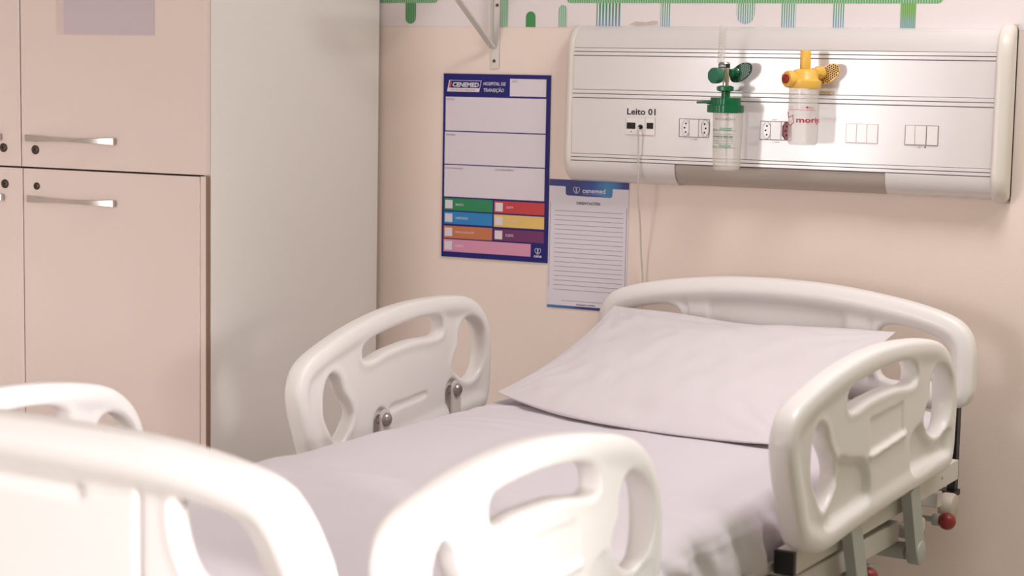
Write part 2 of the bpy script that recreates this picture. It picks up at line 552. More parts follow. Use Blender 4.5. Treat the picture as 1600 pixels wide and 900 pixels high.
def bar_between(name, a, b, w, h, material, parent, up=(1, 0, 0)):
    a, b = Vector(a), Vector(b); t = (b - a).normalized(); u = Vector(up); u = (u - t * u.dot(t)).normalized(); v = t.cross(u)
    V = []
    for p in (a, b):
        for s, q in ((-1, -1), (1, -1), (1, 1), (-1, 1)): V.append(p + u * s * w / 2 + v * q * h / 2)
    F = [(0, 1, 2, 3), (4, 5, 6, 7)] + [(i, (i + 1) % 4, 4 + (i + 1) % 4, 4 + i) for i in range(4)]
    return put(name, V, F, material, parent)


bar_between('brace', (-2.129, -0.006, 1.430), (-2.129, -0.420, 1.672), 0.016, 0.006, M['frame'], br)
box('arm', -2.1375, -2.1205, -0.45, -0.004, 1.666, 1.682, M['frame'], br, bevel=0.001)
for z in (1.397, 1.535, 1.75):
    lathe('screw', [(1e-5, 0), (.0042, 0), (.0036, .002), (.0014, .003), (1e-5, .0026)], (-2.1195 if z > 1.5 else -2.1255, -0.004, z), (0, -1, 0), M['lock'], br, 14)
rebase(br)

# ------------------------------------------------------------------ blue patient board
bd = thing('information_board', 'blue framed patient information board with white fields and coloured rows', 'board', (-2.119, 0, 1.131))
prism('board', rect(-2.2675, -1.9692, 0.8990, 1.3642), -0.004, -0.0004, M['boardblue'], bd)
Y1, Y2, Y3 = -0.0045, -0.0050, -0.0054


def patch(name, x0, x1, z0, z1, key, parent, y=Y1):
    return prism(name, rect(x0, x1, z0, z1), y, y + 0.0006, M[key], parent)


# flat reading of a glossy corner sticker behind the logo
lg = prism('logo', [(-2.2572, 1.3190), (-2.1662, 1.3190), (-2.1597, 1.3476), (-2.2512, 1.3476)], Y1, Y1 + .0005, M['whiteink'], bd)
prism('logo_field', [(-2.2525, 1.3286), (-2.1652, 1.3286), (-2.1610, 1.3466), (-2.2484, 1.3466)], Y2, Y2 + .0004, M['boardblue'], lg)
prism('logo_block', [(-2.2520, 1.3296), (-2.2462, 1.3296), (-2.2435, 1.3440), (-2.2492, 1.3440)], Y3, Y3 + .0003, M['logoorange'], lg)
text('lettering', 'CENEMED', -2.2412, -2.1665, 1.3310, 1.3425, Y3, M['whiteink'], lg, bold=0.03, shear=0.12)
text('lettering', 'HOSPITAL DE', -2.1540, -2.0915, 1.3362, 1.3444, Y2, M['whiteink'], bd, bold=0.012, shear=0.15)
text('lettering', 'TRANSIÇÃO', -2.1535, -2.0960, 1.3180, 1.3308, Y2, M['whiteink'], bd, bold=0.012, shear=0.15)
text('lettering', 'CENTRO DE MEDICINA', -2.2480, -2.1770, 1.3215, 1.3258, Y2, M['logoorange'], lg, shear=0.1)
f = patch('field', -2.0800, -1.9804, 1.3105, 1.3537, 'boardwhite', bd); text('lettering', 'LEITO', -2.0742, -2.0600, 1.3450, 1.3492, Y2, M['greyink'], f)
f = patch('field', -2.2602, -1.9797, 1.2205, 1.3058, 'boardwhite', bd); text('lettering', 'PACIENTE', -2.2575, -2.2350, 1.2975, 1.3015, Y2, M['greyink'], f)
f = patch('field', -2.2614, -1.9797, 1.1361, 1.2176, 'boardwhite', bd); text('lettering', 'CUIDADOS', -2.2580, -2.2320, 1.2080, 1.2122, Y2, M['greyink'], f)
f = patch('field', -2.2612, -1.9798, 1.0530, 1.1334, 'boardwhite', bd)
text('lettering', 'DATA INTERNAÇÃO', -2.2580, -2.2080, 1.1225, 1.1282, Y2, M['greyink'], f)
text('lettering', 'DATA NASCIMENTO', -2.1165, -2.0650, 1.1240, 1.1282, Y2, M['greyink'], f)
ROWS = [(-2.2610, -2.1226, 1.0180, 1.0492, 'bgreen', 'BAIXO', .022), (-2.2610, -2.1226, .9836, 1.0146, 'bblue', 'HIPERTENSÃO', .036),
        (-2.2610, -2.1226, .9471, .9785, 'borange', 'BRONCOASPIRAÇÃO', .054), (-2.2610, -2.0145, .9127, .9443, 'bpink', 'LESÃO', .024),
        (-2.1184, -1.9788, 1.0176, 1.0480, 'bred', 'QUEDA', .020), (-2.1184, -1.9788, .9825, 1.0138, 'byellow', 'NUTRICIONAL', .036), (-2.1184, -1.9788, .9481, .9770, 'bpurple', 'FLEBITE', .022)]
for x0, x1, z0, z1, key, w, wd_ in ROWS:
    f = patch('row', x0, x1, z0, z1, key, bd)
    patch('tick_box', x0 + .0035, x0 + .0245, (z0 + z1) / 2 - .0108, (z0 + z1) / 2 + .0108, 'boardwhite', f, Y2)
    text('lettering', w, x0 + .034, x0 + .034 + wd_, (z0 + z1) / 2 - .003, (z0 + z1) / 2 + .003 + (.0015 if 'Ã' in w else 0), Y2, M['whiteink'], f)


def emblem(parent, cx, cz, s, y, material):
    """two interlaced rounded strokes forming a heart"""
    for sg in (-1, 1):
        pts = [(cx + sg * s * a, y, cz + s * b) for a, b in ((-.15, -.55), (.10, -.30), (.05, .10), (-.12, .30), (.18, .62), (.62, .55), (.75, .15), (.55, -.30), (.1, -.75))]
        tube('emblem', pts, s * 0.055, material, parent, 5, 4)


emblem(bd, -1.9945, .9275, .0105, Y1, M['whiteink'])
text('lettering', 'cene', -2.0055, -1.9840, .9115, .9170, Y1 + .0004, M['whiteink'], bd, bold=0.02)
rebase(bd)

# ------------------------------------------------------------------ notice sheet
ns = thing('notice_sheet', 'white ruled notice sheet with blue header taped to the wall beside the board', 'notice', (-1.861, 0, .95))
prism('paper', rect(-1.9672, -1.7540, .7895, 1.1094), -0.0018, -0.0004, M['paper'], ns)
HX0, HX1 = -1.9672, -1.7540
hm = ramp_mat('header_blue', [(0, (22, 36, 120)), (.35, (24, 20, 112)), (.55, (20, 60, 150)), (.72, (50, 128, 176)), (.84, (44, 110, 166)), (.93, (22, 24, 120)), (1, (30, 16, 104))], HX0 + 1.861, HX1 + 1.861)
r = .006
tabp = [(HX0, 1.0930), (-1.9230, 1.0925)] + [(-1.9225, 1.0712 + r)] + [(-1.9225 + r - r * math.cos(a), 1.0705 + r - r * math.sin(a)) for a in (.5, 1.0, 1.57)] \
    + [(-1.7975 - r + r * math.sin(a), 1.0690 + r - r * math.cos(a)) for a in (0, .5, 1.0, 1.57)] + [(-1.7970, 1.0910), (HX1, 1.0910), (HX1, 1.1094), (HX0, 1.1094)]
hd = prism('header', tabp, -0.0022, -0.0018, hm, ns)
emblem(hd, -1.8935, 1.0845, .0115, -0.0024, M['whiteink'])
text('lettering', 'cenemed', -1.8772, -1.8160, 1.0785, 1.0900, -0.0024, M['whiteink'], hd, bold=0.015)
text('lettering', 'HOSPITAL DE TRANSIÇÃO', -1.8765, -1.8165, 1.0745, 1.0768, -0.0024, M['whiteink'], hd)
text('lettering', 'ORIENTAÇÕES:', -1.8935, -1.8280, 1.0475, 1.0575, -0.0020, M['blackink'], ns, bold=0.03)
for k in range(18):
    z = 1.0318 - (1.0318 - .8358) * k / 17
    prism('ruled_line', rect(-1.9510, -1.7670, z - .0005, z + .0005), -0.0020, -0.0018, M['greyink'], ns)
prism('ruled_line', rect(-1.9280, -1.8060, .8082, .8091), -0.0020, -0.0018, M['greyink'], ns)
text('lettering', 'Assinatura e carimbo', -1.8880, -1.8370, .7985, .8035, -0.0020, M['blackink'], ns, bold=0.02)
prism('footer_band', rect(HX0, HX1, .7895, .7962), -0.0022, -0.0018,
      ramp_mat('footer_blue', [(0, (50, 110, 176)), (.3, (40, 90, 160)), (.45, (30, 24, 110)), (1, (20, 40, 130))], HX0 + 1.861, HX1 + 1.861), ns)
prism('tape_edge', rect(-1.7590, -1.7580, .82, 1.045), -0.0021, -0.0018, M['greyink'], ns)
prism('tape_edge', rect(-1.9640, -1.9632, .84, 1.053), -0.0021, -0.0018, M['greyink'], ns)
rebase(ns)

# ------------------------------------------------------------------ bedhead service panel
pn = thing('bedhead_panel', 'long white bedhead service panel with gas and power outlets on the wall', 'wall panel', (-1.375, 0, 1.3))
XA, XB = -1.883, -0.868
YU, YL = -0.064, -0.067
back = [(-0.0004, 1.111), (-0.0004, 1.4835), (-0.030, 1.480), (-0.046, 1.468), (-0.056, 1.445), (-0.058, 1.43), (-0.060, 1.17), (-0.058, 1.15), (-0.046, 1.125), (-0.030, 1.113)]
prismx('backing', back, XA + .002, XB - .002, M['outline'], pn)


def skin(name, prof, x0, x1, material, parent, th=0.003, smooth=True):
    """a bent sheet following a (y, z) profile"""
    P = np.array(prof, float); T = np.gradient(P, axis=0); N = np.stack([-T[:, 1], T[:, 0]], 1); N /= np.linalg.norm(N, axis=1)[:, None]
    Q = P + N * th * (1 if (N[:, 0].mean() > 0) else -1)
    o = prismx(name, [tuple(p) for p in P] + [tuple(p) for p in Q[::-1]], x0, x1, material, parent)
    smooth_by_angle(o, 35); return o


skin('top_cover', [(-0.0006, 1.4855), (-0.020, 1.4845), (-0.034, 1.479), (-0.047, 1.468), (-0.056, 1.453), (-0.0605, 1.438), (-0.0615, 1.4325)], XA, XB, M['panel'], pn)
skin('upper_panel', [(YU, 1.4125), (YU, 1.3330)], XA, XB, M['panel'], pn)
skin('lower_panel', [(YL, 1.3115), (YL, 1.1790)], XA, XB, M['panel'], pn)
low = [(-0.0690, 1.1605), (-0.0690, 1.150), (-0.0665, 1.138), (-0.060, 1.126), (-0.050, 1.117), (-0.036, 1.111), (-0.018, 1.1085), (-0.0006, 1.1085)]
lowd = [(-0.0645, 1.1595), (-0.0645, 1.148), (-0.060, 1.134), (-0.050, 1.121), (-0.036, 1.114), (-0.018, 1.1105), (-0.0006, 1.1105)]
skin('bottom_cover', low, XA, -1.612, M['panel'], pn)
skin('bottom_cover', low, -1.106, XB, M['panel'], pn)
skin('lamp_diffuser', lowd, -1.612, -1.106, M['diffuser'], pn)
for zt, zb, y in ((1.4315, 1.4135, -0.0635), (1.3320, 1.3125, -0.0665), (1.1780, 1.1615, -0.069)):
    mid = zt * .52 + zb * .48
    skin('channel_strip', [(y + .0015, zt), (y - .0015, zt - .0015), (y - .0015, mid + .001)], XA, XB, M['panel'], pn)
    skin('channel_strip', [(y - .0015, mid - .0008), (y - .0015, zb + .0015), (y + .0015, zb)], XA, XB, M['panel'], pn)
capp = [(-0.0004, 1.1005), (-0.0004, 1.4955), (-0.022, 1.4945), (-0.040, 1.489), (-0.056, 1.477), (-0.068, 1.459), (-0.0745, 1.435), (-0.077, 1.40), (-0.081, 1.24), (-0.082, 1.165), (-0.079, 1.143), (-0.070, 1.124), (-0.056, 1.111), (-0.040, 1.103), (-0.022, 1.1005)]
def end_cap(prof, xs):
    """rounded cap: the outline is repeated along X, pulled in at both ends"""
    P = np.concatenate([rounded(prof[1:] + prof[:1], False, 3)]); n = len(P)
    T = np.roll(P, -1, 0) - np.roll(P, 1, 0); N = np.stack([T[:, 1], -T[:, 0]], 1); N /= np.linalg.norm(N, axis=1)[:, None]
    ar = (P[:, 0] * np.roll(P[:, 1], -1) - np.roll(P[:, 0], -1) * P[:, 1]).sum()
    if ar > 0: N = -N                       # N points inward
    V = []; F = []
    for x, d in xs:
        Q = P + N * d; Q[:, 0] = np.minimum(Q[:, 0], -0.0004)
        V += [(x, q[0], q[1]) for q in Q]
    for k in range(len(xs) - 1):
        for i in range(n): F.append((k * n + i, k * n + (i + 1) % n, (k + 1) * n + (i + 1) % n, (k + 1) * n + i))
    F.append(tuple(range(n))); F.append(tuple(range((len(xs) - 1) * n, len(xs) * n)))
    o = put('end_cap', V, F, M['panelcap'], pn); smooth_by_angle(o, 55)


end_cap(capp, [(-.8705, .005), (-.869, .002), (-.865, .0), (-.856, .0), (-.849, .002), (-.843, .006), (-.839, .012), (-.838, .018)])
capl = [(y * .90 if y < -.01 else y, 1.3 + (z - 1.3) * .955) for y, z in capp]
end_cap(capl, [(-1.880, .004), (-1.8815, .001), (-1.885, .0), (-1.890, .0005), (-1.896, .003), (-1.900, .008), (-1.902, .014)])

YO = YL - 0.0006


def outlet(x0, x1, z0, z1, frame_key, label=None):
    o = prism('outlet', rect(x0, x1, z0, z1), YO - .001, YL + .001, M[frame_key], pn)
    return o


def module(parent, x0, x1, z0, z1, key='outlet', y=YO - .0022, bev=0.0006):
    return prism('module', rect(x0, x1, z0, z1), y, YO, M[key], parent, bevel=bev)


def socket(parent, cx, cz, flip, key='outlet'):
    """hexagonal three-hole socket: raised rim around a well"""
    w, h = .0205, .0400
    hexo = [(cx - w / 2, cz - .011), (cx - w / 2, cz + .011), (cx - w * .2, cz + h / 2), (cx + w * .2, cz + h / 2), (cx + w / 2, cz + .011), (cx + w / 2, cz - .011), (cx + w * .2, cz - h / 2), (cx - w * .2, cz - h / 2)]
    hexi = [(cx + (x - cx) * .78, cz + (z - cz) * .84) for x, z in hexo]
    n = 8; y0, y1 = YO - .0024, YO - .0052
    V = [(x, y0, z) for x, z in hexo] + [(x * .92 + cx * .08, y1, z * .92 + cz * .08) for x, z in hexo] + [(x, y1, z) for x, z in hexi] + [(x, y0 - .0006, z) for x, z in hexi]
    F = []
    for q in range(3):
        for i in range(n): F.append((q * n + i, q * n + (i + 1) % n, (q + 1) * n + (i + 1) % n, (q + 1) * n + i))
    F.append(tuple(range(3 * n, 4 * n)))
    put('socket_rim', V, F, M[key], parent)
    for dx, dz in ((.0012 * flip, .0100), (-.0018 * flip, 0), (.0012 * flip, -.0100)):
        prism('pin_hole', disc_pts(cx + dx, cz + dz, .0021, 12), y0 - .0014, y0 - .0005, M['hole'], parent)


o1 = outlet(-1.6035, -1.5285, 1.2258, 1.2692, 'outline')
module(o1, -1.6015, -1.5782, 1.2272, 1.2682); module(o1, -1.5772, -1.5545, 1.2272, 1.2678); module(o1, -1.5535, -1.5290, 1.2272, 1.2678)
socket(o1, -1.5868, 1.2478, 1); socket(o1, -1.5378, 1.2478, -1)
text('lettering', 'T. 110V', -1.5735, -1.5575, 1.2192, 1.2228, YL - .0006, M['greyink'], o1)
o2 = outlet(-1.4035, -1.3285, 1.2255, 1.2692, 'outline')
module(o2, -1.4025, -1.3788, 1.2272, 1.2678); module(o2, -1.3778, -1.3532, 1.2272, 1.2678); module(o2, -1.3520, -1.3290, 1.2272, 1.2678)
socket(o2, -1.3878, 1.2478, 1); socket(o2, -1.3400, 1.2478, 1, 'socketred')
text('lettering', '220V', -1.3760, -1.3640, 1.2710, 1.2738, YL - .0006, M['greyink'], o2)
text('lettering', '110V', -1.3720, -1.3560, 1.2195, 1.2228, YL - .0006, M['greyink'], o2)
o3 = outlet(-1.2005, -1.1265, 1.2252, 1.2690, 'outline2')
for a, b in ((-1.1995, -1.1760), (-1.1750, -1.1522), (-1.1512, -1.1275)): module(o3, a, b, 1.2262, 1.2682)
o4 = outlet(-1.0655, -0.9905, 1.2248, 1.2692, 'outline')
module(o4, -1.0640, -1.0428, 1.2262, 1.2684); module(o4, -1.0420, -1.0178, 1.2262, 1.2682, y=YO - .0034, bev=.0012); module(o4, -1.0160, -0.9918, 1.2262, 1.2682)
prism('switch_mark', disc_pts(-1.0190, 1.2213, .0018, 10), YL - .0008, YL - .0002, M['blackink'], o4)
prism('switch_mark', disc_pts(-1.0305, 1.2208, .0010, 8), YL - .0008, YL - .0002, M['blackink'], o4)
prism('switch_mark', disc_pts(-1.0335, 1.2198, .0008, 8), YL - .0008, YL - .0002, M['blackink'], o4)
o5 = outlet(-1.7386, -1.6638, 1.2268, 1.2684, 'outline2')
module(o5, -1.7384, -1.6894, 1.2274, 1.2680); module(o5, -1.6886, -1.6640, 1.2274, 1.2680)
prism('port', rect(-1.7357, -1.7138, 1.2414, 1.2563), YO - .0032, YO - .0016, M['hole'], o5)
prism('port', rect(-1.6845, -1.6683, 1.2428, 1.2569), YO - .0032, YO - .0016, M['hole'], o5)
prism('port', disc_pts(-1.7241, 1.2348, .0013, 10), YO - .0030, YO - .0016, M['hole'], o5)
lathe('jack_ring', [(.0056, 0), (.0056, .004), (.0034, .004), (.0034, 0.0)], (-1.7005, YO - .001, 1.2464), (0, -1, 0), M['hole'], o5, 18)
text('lettering', 'Leito 01', -1.7370, -1.6640, 1.2748, 1.2902, YL - .0006, M['blackink'], pn, bold=0.022)
lb = prism('gas_label', rect(-1.4905, -1.4490, 1.3345, 1.3405), -0.0690, -0.0670, M['panel'], pn); text('lettering', 'OXIGÊNIO', -1.4720, -1.4530, 1.3352, 1.3395, -0.0695, M['oxgreen'], lb, bold=0.03)
lb = prism('gas_label', rect(-1.2720, -1.2330, 1.3338, 1.3408), -0.0690, -0.0670, mat('label_pale_yellow', (238, 214, 160), 0.5), pn); text('lettering', 'VÁCUO', -1.2640, -1.2400, 1.3350, 1.3400, -0.0695, mat('print_tan', (196, 150, 90), 0.6), lb)
rebase(pn)

cc = thing('call_cord', 'thin grey call cord hanging from the jack of the wall panel', 'cord', (-1.70, -0.07, 1.2464))
tube('cable', [(-1.7005, -0.072, 1.2464), (-1.7003, -0.083, 1.2455), (-1.6995, -0.087, 1.238), (-1.6995, -0.084, 1.215), (-1.7002, -0.080, 1.178), (-1.6990, -0.079, 1.130), (-1.7010, -0.074, 1.085), (-1.7030, -0.050, 1.015), (-1.7068, -0.030, .940), (-1.7060, -0.016, .865), (-1.704, -0.014, .70)], .0020, M['cord'], cc, 8, 6)
lathe('plug', [(1e-5, 0), (.0030, 0), (.0030, .012), (.0018, .016), (1e-5, .016)], (-1.7005, -0.0685, 1.2464), (0, -1, 0), M['black'], cc, 12)
rebase(cc)

# ------------------------------------------------------------------ oxygen flowmeter with humidifier bottle
YC = -0.140
ox = thing('oxygen_flowmeter', 'green oxygen flowmeter with humidifier bottle plugged into the wall panel', 'flowmeter', (-1.466, YC, 1.156))
cx = -1.4785
lathe('flow_tube', [(.0090, 0), (.0086, .004), (.0086, .074), (.0092, .076), (.0092, .081), (.0070, .0835), (1e-5, .0838)], (cx, YC, 1.401), (.05, 0, 1), M['clear'], ox, 24)
lathe('flow_core', [(1e-5, 0), (.0028, 0), (.0034, .070), (1e-5, .070)], (cx, YC, 1.402), (.05, 0, 1), M['clear'], ox, 14)
for k in range(9):
    wrapped_strip('scale_mark', cx - .004, cx + (.004 if k % 2 else .001), 1.410 + k * .0068, 1.4107 + k * .0068, (cx, YC, .0092), M['greyink'], ox, 3)
lathe('valve_body', [(1e-5, 0), (.0118, 0), (.0126, .002), (.0126, .044), (.0110, .046), (1e-5, .046)], (-1.4700, YC, 1.3560), (0, 0, 1), M['chrome'], ox, 24)
lathe('collar', [(.0128, 0), (.0134, .001), (.0134, .0080), (.0128, .009), (.0126, 0)], (-1.4702, YC, 1.3890), (0, 0, 1), M['oxdark'], ox, 24)
text('lettering', 'OEMO', -1.4800, -1.4620, 1.3905, 1.3965, 0, M['whiteink'], ox, bold=0.03, wrap=(-1.4702, YC, .0138))
lathe('flow_knob', [(1e-5, 0), (.0120, 0), (.0145, .003), (.0178, .006), (.0188, .017), (.0172, .023), (1e-5, .024)], (-1.476, YC - .010, 1.3710), (-.42, -1, 0), M['oxgreen2'], ox, 24, gear=8, gamp=.05)
lathe('neck', [(1e-5, 0), (.007, 0), (.007, .012), (1e-5, .012)], (-1.4655, YC, 1.3465), (0, 0, 1), M['chrome'], ox, 16)
lathe('union_nut', [(1e-5, 0), (.012, 0), (.0185, .0025), (.0185, .011), (.012, .0135), (1e-5, .0135)], (-1.4660, YC, 1.3350), (0, 0, 1), M['oxgreen'], ox, 32, gear=6, gamp=.12)
lathe('lid_neck', [(1e-5, 0), (.0100, 0), (.0100, .016), (1e-5, .016)], (-1.4645, YC, 1.3200), (0, 0, 1), M['oxgreen'], ox, 20)
lathe('lid', [(1e-5, 0), (.040, 0), (.0415, .0015), (.0415, .0165), (.0345, .0185), (.0345, .0330), (.0330, .0345), (1e-5, .0345)], (-1.4640, YC, 1.2870), (0, 0, 1), M['oxgreen'], ox, 96, gear=24, gamp=.022)
lathe('outlet_nozzle', [(1e-5, 0), (.0050, 0), (.0045, .012), (.0030, .0135), (.0026, .036), (1e-5, .036)], (-1.4930, YC - .01, 1.3105), (-1, -.15, -.04), M['oxgreen'], ox, 14)
btl = lathe('bottle', [(.0345, .1330), (.0342, .118), (.0330, .060), (.0312, .006), (.0295, .0015), (.027, 0), (1e-5, .0005)], (-1.4575, YC, 1.1560), (0, 0, 1), M['frost'], ox, 40)
lathe('dip_tube', [(1e-5, 0), (.003, 0), (.003, .12), (1e-5, .12)], (-1.4600, YC + .004, 1.166), (0, 0, 1), M['frost'], ox, 10)
wr = (-1.4585, YC, .0352)
text('lettering', 'BOGADO', -1.4780, -1.4280, 1.2705, 1.2755, 0, M['greyink'], btl, wrap=wr)
wr = (-1.4580, YC, .0348)
for z, words in ((1.2475, 'Máximo'), (1.2087, 'Mínimo')):
    text('lettering', words, -1.4880, -1.4700, z, z + .0042, 0, M['greenink'], btl, wrap=wr)
    wrapped_strip('print_line', -1.4890, -1.4260, z - .0012, z - .0005, wr, M['greenink'], btl)
    for q in range(2):
        wrapped_strip('print_line', -1.4660, -1.4360, z + .0008 + q * .0042, z + .0014 + q * .0042, wr, M['greenink'], btl)
    wrapped_strip('print_pill', -1.4660, -1.4360, z + .0014, z + .0050, (-1.4580, YC, .0346), mat('print_pale_green', (150, 196, 170), .6), btl)
for z, words in ((1.2375, 'Utilizar somente com oxigênio'), (1.2315, 'LAVAR E SECAR'), (1.2272, 'após cada uso trocar a água'), (1.2225, 'não encher acima do nível'), (1.2165, 'conexão padrão de rosca')):
    b_ = words.isupper()
    text('lettering', words, -1.4860, -1.4320, z - .0002, z + (.0040 if b_ else .0032), 0, M['greenink'], btl, wrap=wr, bold=0.03 if b_ else 0)


def grip(parent, cx, cz, a, b, tilt, y, plate, spot, pitch):
    """elliptical honeycomb grip: a domed plate carrying rows of hexagonal cells"""
    base = disc_pts(0, 0, a, 40, b)
    ct, st = math.cos(tilt), math.sin(tilt)
    P = [(cx + x * ct - z * st, cz + x * st + z * ct) for x, z in base]
    g = prism('grip', P, y - .004, y + .004, plate, parent, smooth=False, bevel=.0018); smooth_by_angle(g, 40)
    bm = bmesh.new(); rows = int(a * 2 / pitch) + 2
    for i in range(-rows, rows + 1):
        for j in range(-rows, rows + 1):
            u = (i + (j % 2) * .5) * pitch; v = j * pitch * .866
            if (u / (a - .0022)) ** 2 + (v / (b - .0022)) ** 2 > 1: continue
            px, pz = cx + u * ct - v * st, cz + u * st + v * ct; rr = pitch * .40
            lo = [bm.verts.new((px + rr * math.cos(k * math.pi / 3), y - .0043, pz + rr * math.sin(k * math.pi / 3))) for k in range(6)]
            hi = [bm.verts.new((v_.co.x, y - .0036, v_.co.z)) for v_ in lo]
            bm.faces.new(lo)
            for k in range(6): bm.faces.new((lo[k], lo[(k + 1) % 6], hi[(k + 1) % 6], hi[k]))
    frombm('grip_cells', bm, spot, g, kind='stuff')
    return g


grip(ox, -1.4440, 1.3790, .0300, .0175, math.radians(38), -0.098, M['oxdark'], M['oxgreen'], .0052)
lathe('connector', [(1e-5, 0), (.0085, 0), (.0085, .020), (.0105, .022), (.0105, .034), (.0085, .036), (.0085, .062), (1e-5, .062)], (-1.4590, -0.130, 1.3780), (0.10, 1, 0), M['oxgreen'], ox, 24, gear=8, gamp=.08)
tube('grip_clip', [(-1.4560, -0.1030, 1.3890), (-1.4500, -0.1050, 1.3870), (-1.4470, -0.1055, 1.3820), (-1.4480, -0.1045, 1.3760)], .0018, M['chrome'], ox, 8, 4)
rebase(ox)

# ------------------------------------------------------------------ vacuum regulator
YV = -0.135
vc = thing('suction_regulator', 'yellow suction regulator with clear collection jar plugged into the wall panel', 'regulator', (-1.281, YV, 1.22))
lathe('top_tube', cyl_prof(.0120, .044, .0012), (-1.2805, YV, 1.3870), (0, 0, 1), M['yellow'], vc, 28)
text('lettering', 'VÁCUO', -1.2900, -1.2700, 1.3885, 1.3915, 0, M['yellowdark'], vc, wrap=(-1.2805, YV, .0124))
lathe('body', [(1e-5, 0), (.0365, 0), (.0375, .0015), (.0375, .0165), (.0330, .0185), (.0300, .022), (.0290, .034), (.0250, .040), (.0150, .043), (1e-5, .043)], (-1.2805, YV, 1.3465), (0, 0, 1), M['yellow'], vc, 48)
lathe('gauge_knob', [(1e-5, 0), (.0160, 0), (.0165, .006), (.0185, .014), (.0185, .024), (.0165, .027), (1e-5, .027)], (-1.2960, YV - .018, 1.3655), (-.62, -1, 0.05), M['yellow'], vc, 28, gear=8, gamp=.04)
lathe('red_button', [(1e-5, 0), (.0105, 0), (.0105, .004), (.0085, .0055), (1e-5, .006)], (-1.3105, YV - .0405, 1.3668), (-.62, -1, 0.05), mat('button_red', (150, 36, 32), .4), vc, 24)
lathe('hose_nozzle', [(1e-5, 0), (.0048, 0), (.0040, .010), (.0024, .012), (.0022, .018), (1e-5, .018)], (-1.3120, YV - .012, 1.3735), (-1, -.25, .06), M['yellow'], vc, 14)
lathe('connector', [(1e-5, 0), (.0120, 0), (.0120, .020), (.0150, .024), (.0150, .036), (.0090, .040), (.0090, .061), (1e-5, .061)], (-1.2620, YV + .004, 1.3800), (0.16, 1, 0.05), M['yellow'], vc, 24, gear=6, gamp=.06)
grip(vc, -1.2380, 1.3800, .0285, .0185, math.radians(38), -0.092, M['yellow'], M['yellowdark'], .0052)
jar = lathe('jar', [(.0345, .1270), (.0342, .110), (.0336, .010), (.0322, .003), (.029, 0), (1e-5, .0005)], (-1.2805, YV, 1.2200), (0, 0, 1), M['frost2'], vc, 40)
wv = (-1.2805, YV, .0352)
wrapped_strip('print_line', -1.3240, -1.2400, 1.2980, 1.2988, wv, M['redink'], jar, 16)
wrapped_strip('print_line', -1.2760, -1.2660, 1.3035, 1.3040, wv, M['redink'], jar, 4)
wrapped_strip('print_line', -1.3080, -1.2960, 1.3035, 1.3040, wv, M['redink'], jar, 4)
text('lettering', '400', -1.2580, -1.2470, 1.3018, 1.3052, 0, M['redink'], jar, wrap=wv)
a_ = wv
me = bpy.data.meshes.new('mark')
tri = [(-1.2655, 1.3060), (-1.2585, 1.3062), (-1.2622, 1.3010)]
me.from_pydata([(wv[0] + wv[2] * math.sin((x - wv[0]) / wv[2]), wv[1] - wv[2] * math.cos((x - wv[0]) / wv[2]), z) for x, z in tri], [], [(0, 2, 1)])
link('level_mark', me, M['redink'], jar)
text('lettering', 'moriya', -1.2860, -1.2130, 1.2660, 1.2820, 0, M['redink'], jar, bold=0.022, wrap=wv)
star = [(-1.3185, 1.2930), (-1.3120, 1.2800), (-1.2955, 1.2865), (-1.2930, 1.2695), (-1.3015, 1.2635), (-1.3110, 1.2660), (-1.3190, 1.2640)]
sp = [(wv[0] + wv[2] * math.sin((x - wv[0]) / wv[2] ), wv[1] - wv[2] * math.cos((x - wv[0]) / wv[2]), z) for x, z in star]
tube('emblem', sp, .0009, M['redink'], jar, 5, 0)
rebase(vc)

# ------------------------------------------------------------------ the bed
TH = math.radians(32.0 - 26.167958636306686)
ct, st_ = math.cos(TH), math.sin(TH)


def bedw(X, Y, Z=0.0):
    bx, by = X - 1.73, Y + 3.95
    return (bx * ct + by * st_, -bx * st_ + by * ct - 4.25, Z)


bed = thing('hospital_bed', 'white plastic and steel hospital bed with four raised side rails', 'bed', bedw(0, 0), -TH)


def poly_sdf(P, X, Z):
    P = np.array(P, float); n = len(P)
    d2 = np.full(X.shape, 1e9); inside = np.zeros(X.shape, bool)
    for i in range(n):
        ax, az = P[i]; bx, bz = P[(i + 1) % n]
        ex, ez = bx - ax, bz - az
        wx, wz = X - ax, Z - az
        t = np.clip((wx * ex + wz * ez) / (ex * ex + ez * ez + 1e-18), 0, 1)
        d2 = np.minimum(d2, (wx - ex * t) ** 2 + (wz - ez * t) ** 2)
        c = (az > Z) != (bz > Z)
        with np.errstate(divide='ignore', invalid='ignore'):
            inside ^= c & (X < (bx - ax) * (Z - az) / (bz - az + 1e-18) + ax)
    d = np.sqrt(d2)
    return np.where(inside, -d, d)


def smin(a, b, k):
    h = np.clip(0.5 + 0.5 * (b - a) / k, 0, 1); return b * (1 - h) + a * h - k * h * (1 - h)


def smax(a, b, k): return -smin(-a, -b, k)


def sstep(e0, e1, x):
    t = np.clip((x - e0) / (e1 - e0), 0, 1); return t * t * (3 - 2 * t)


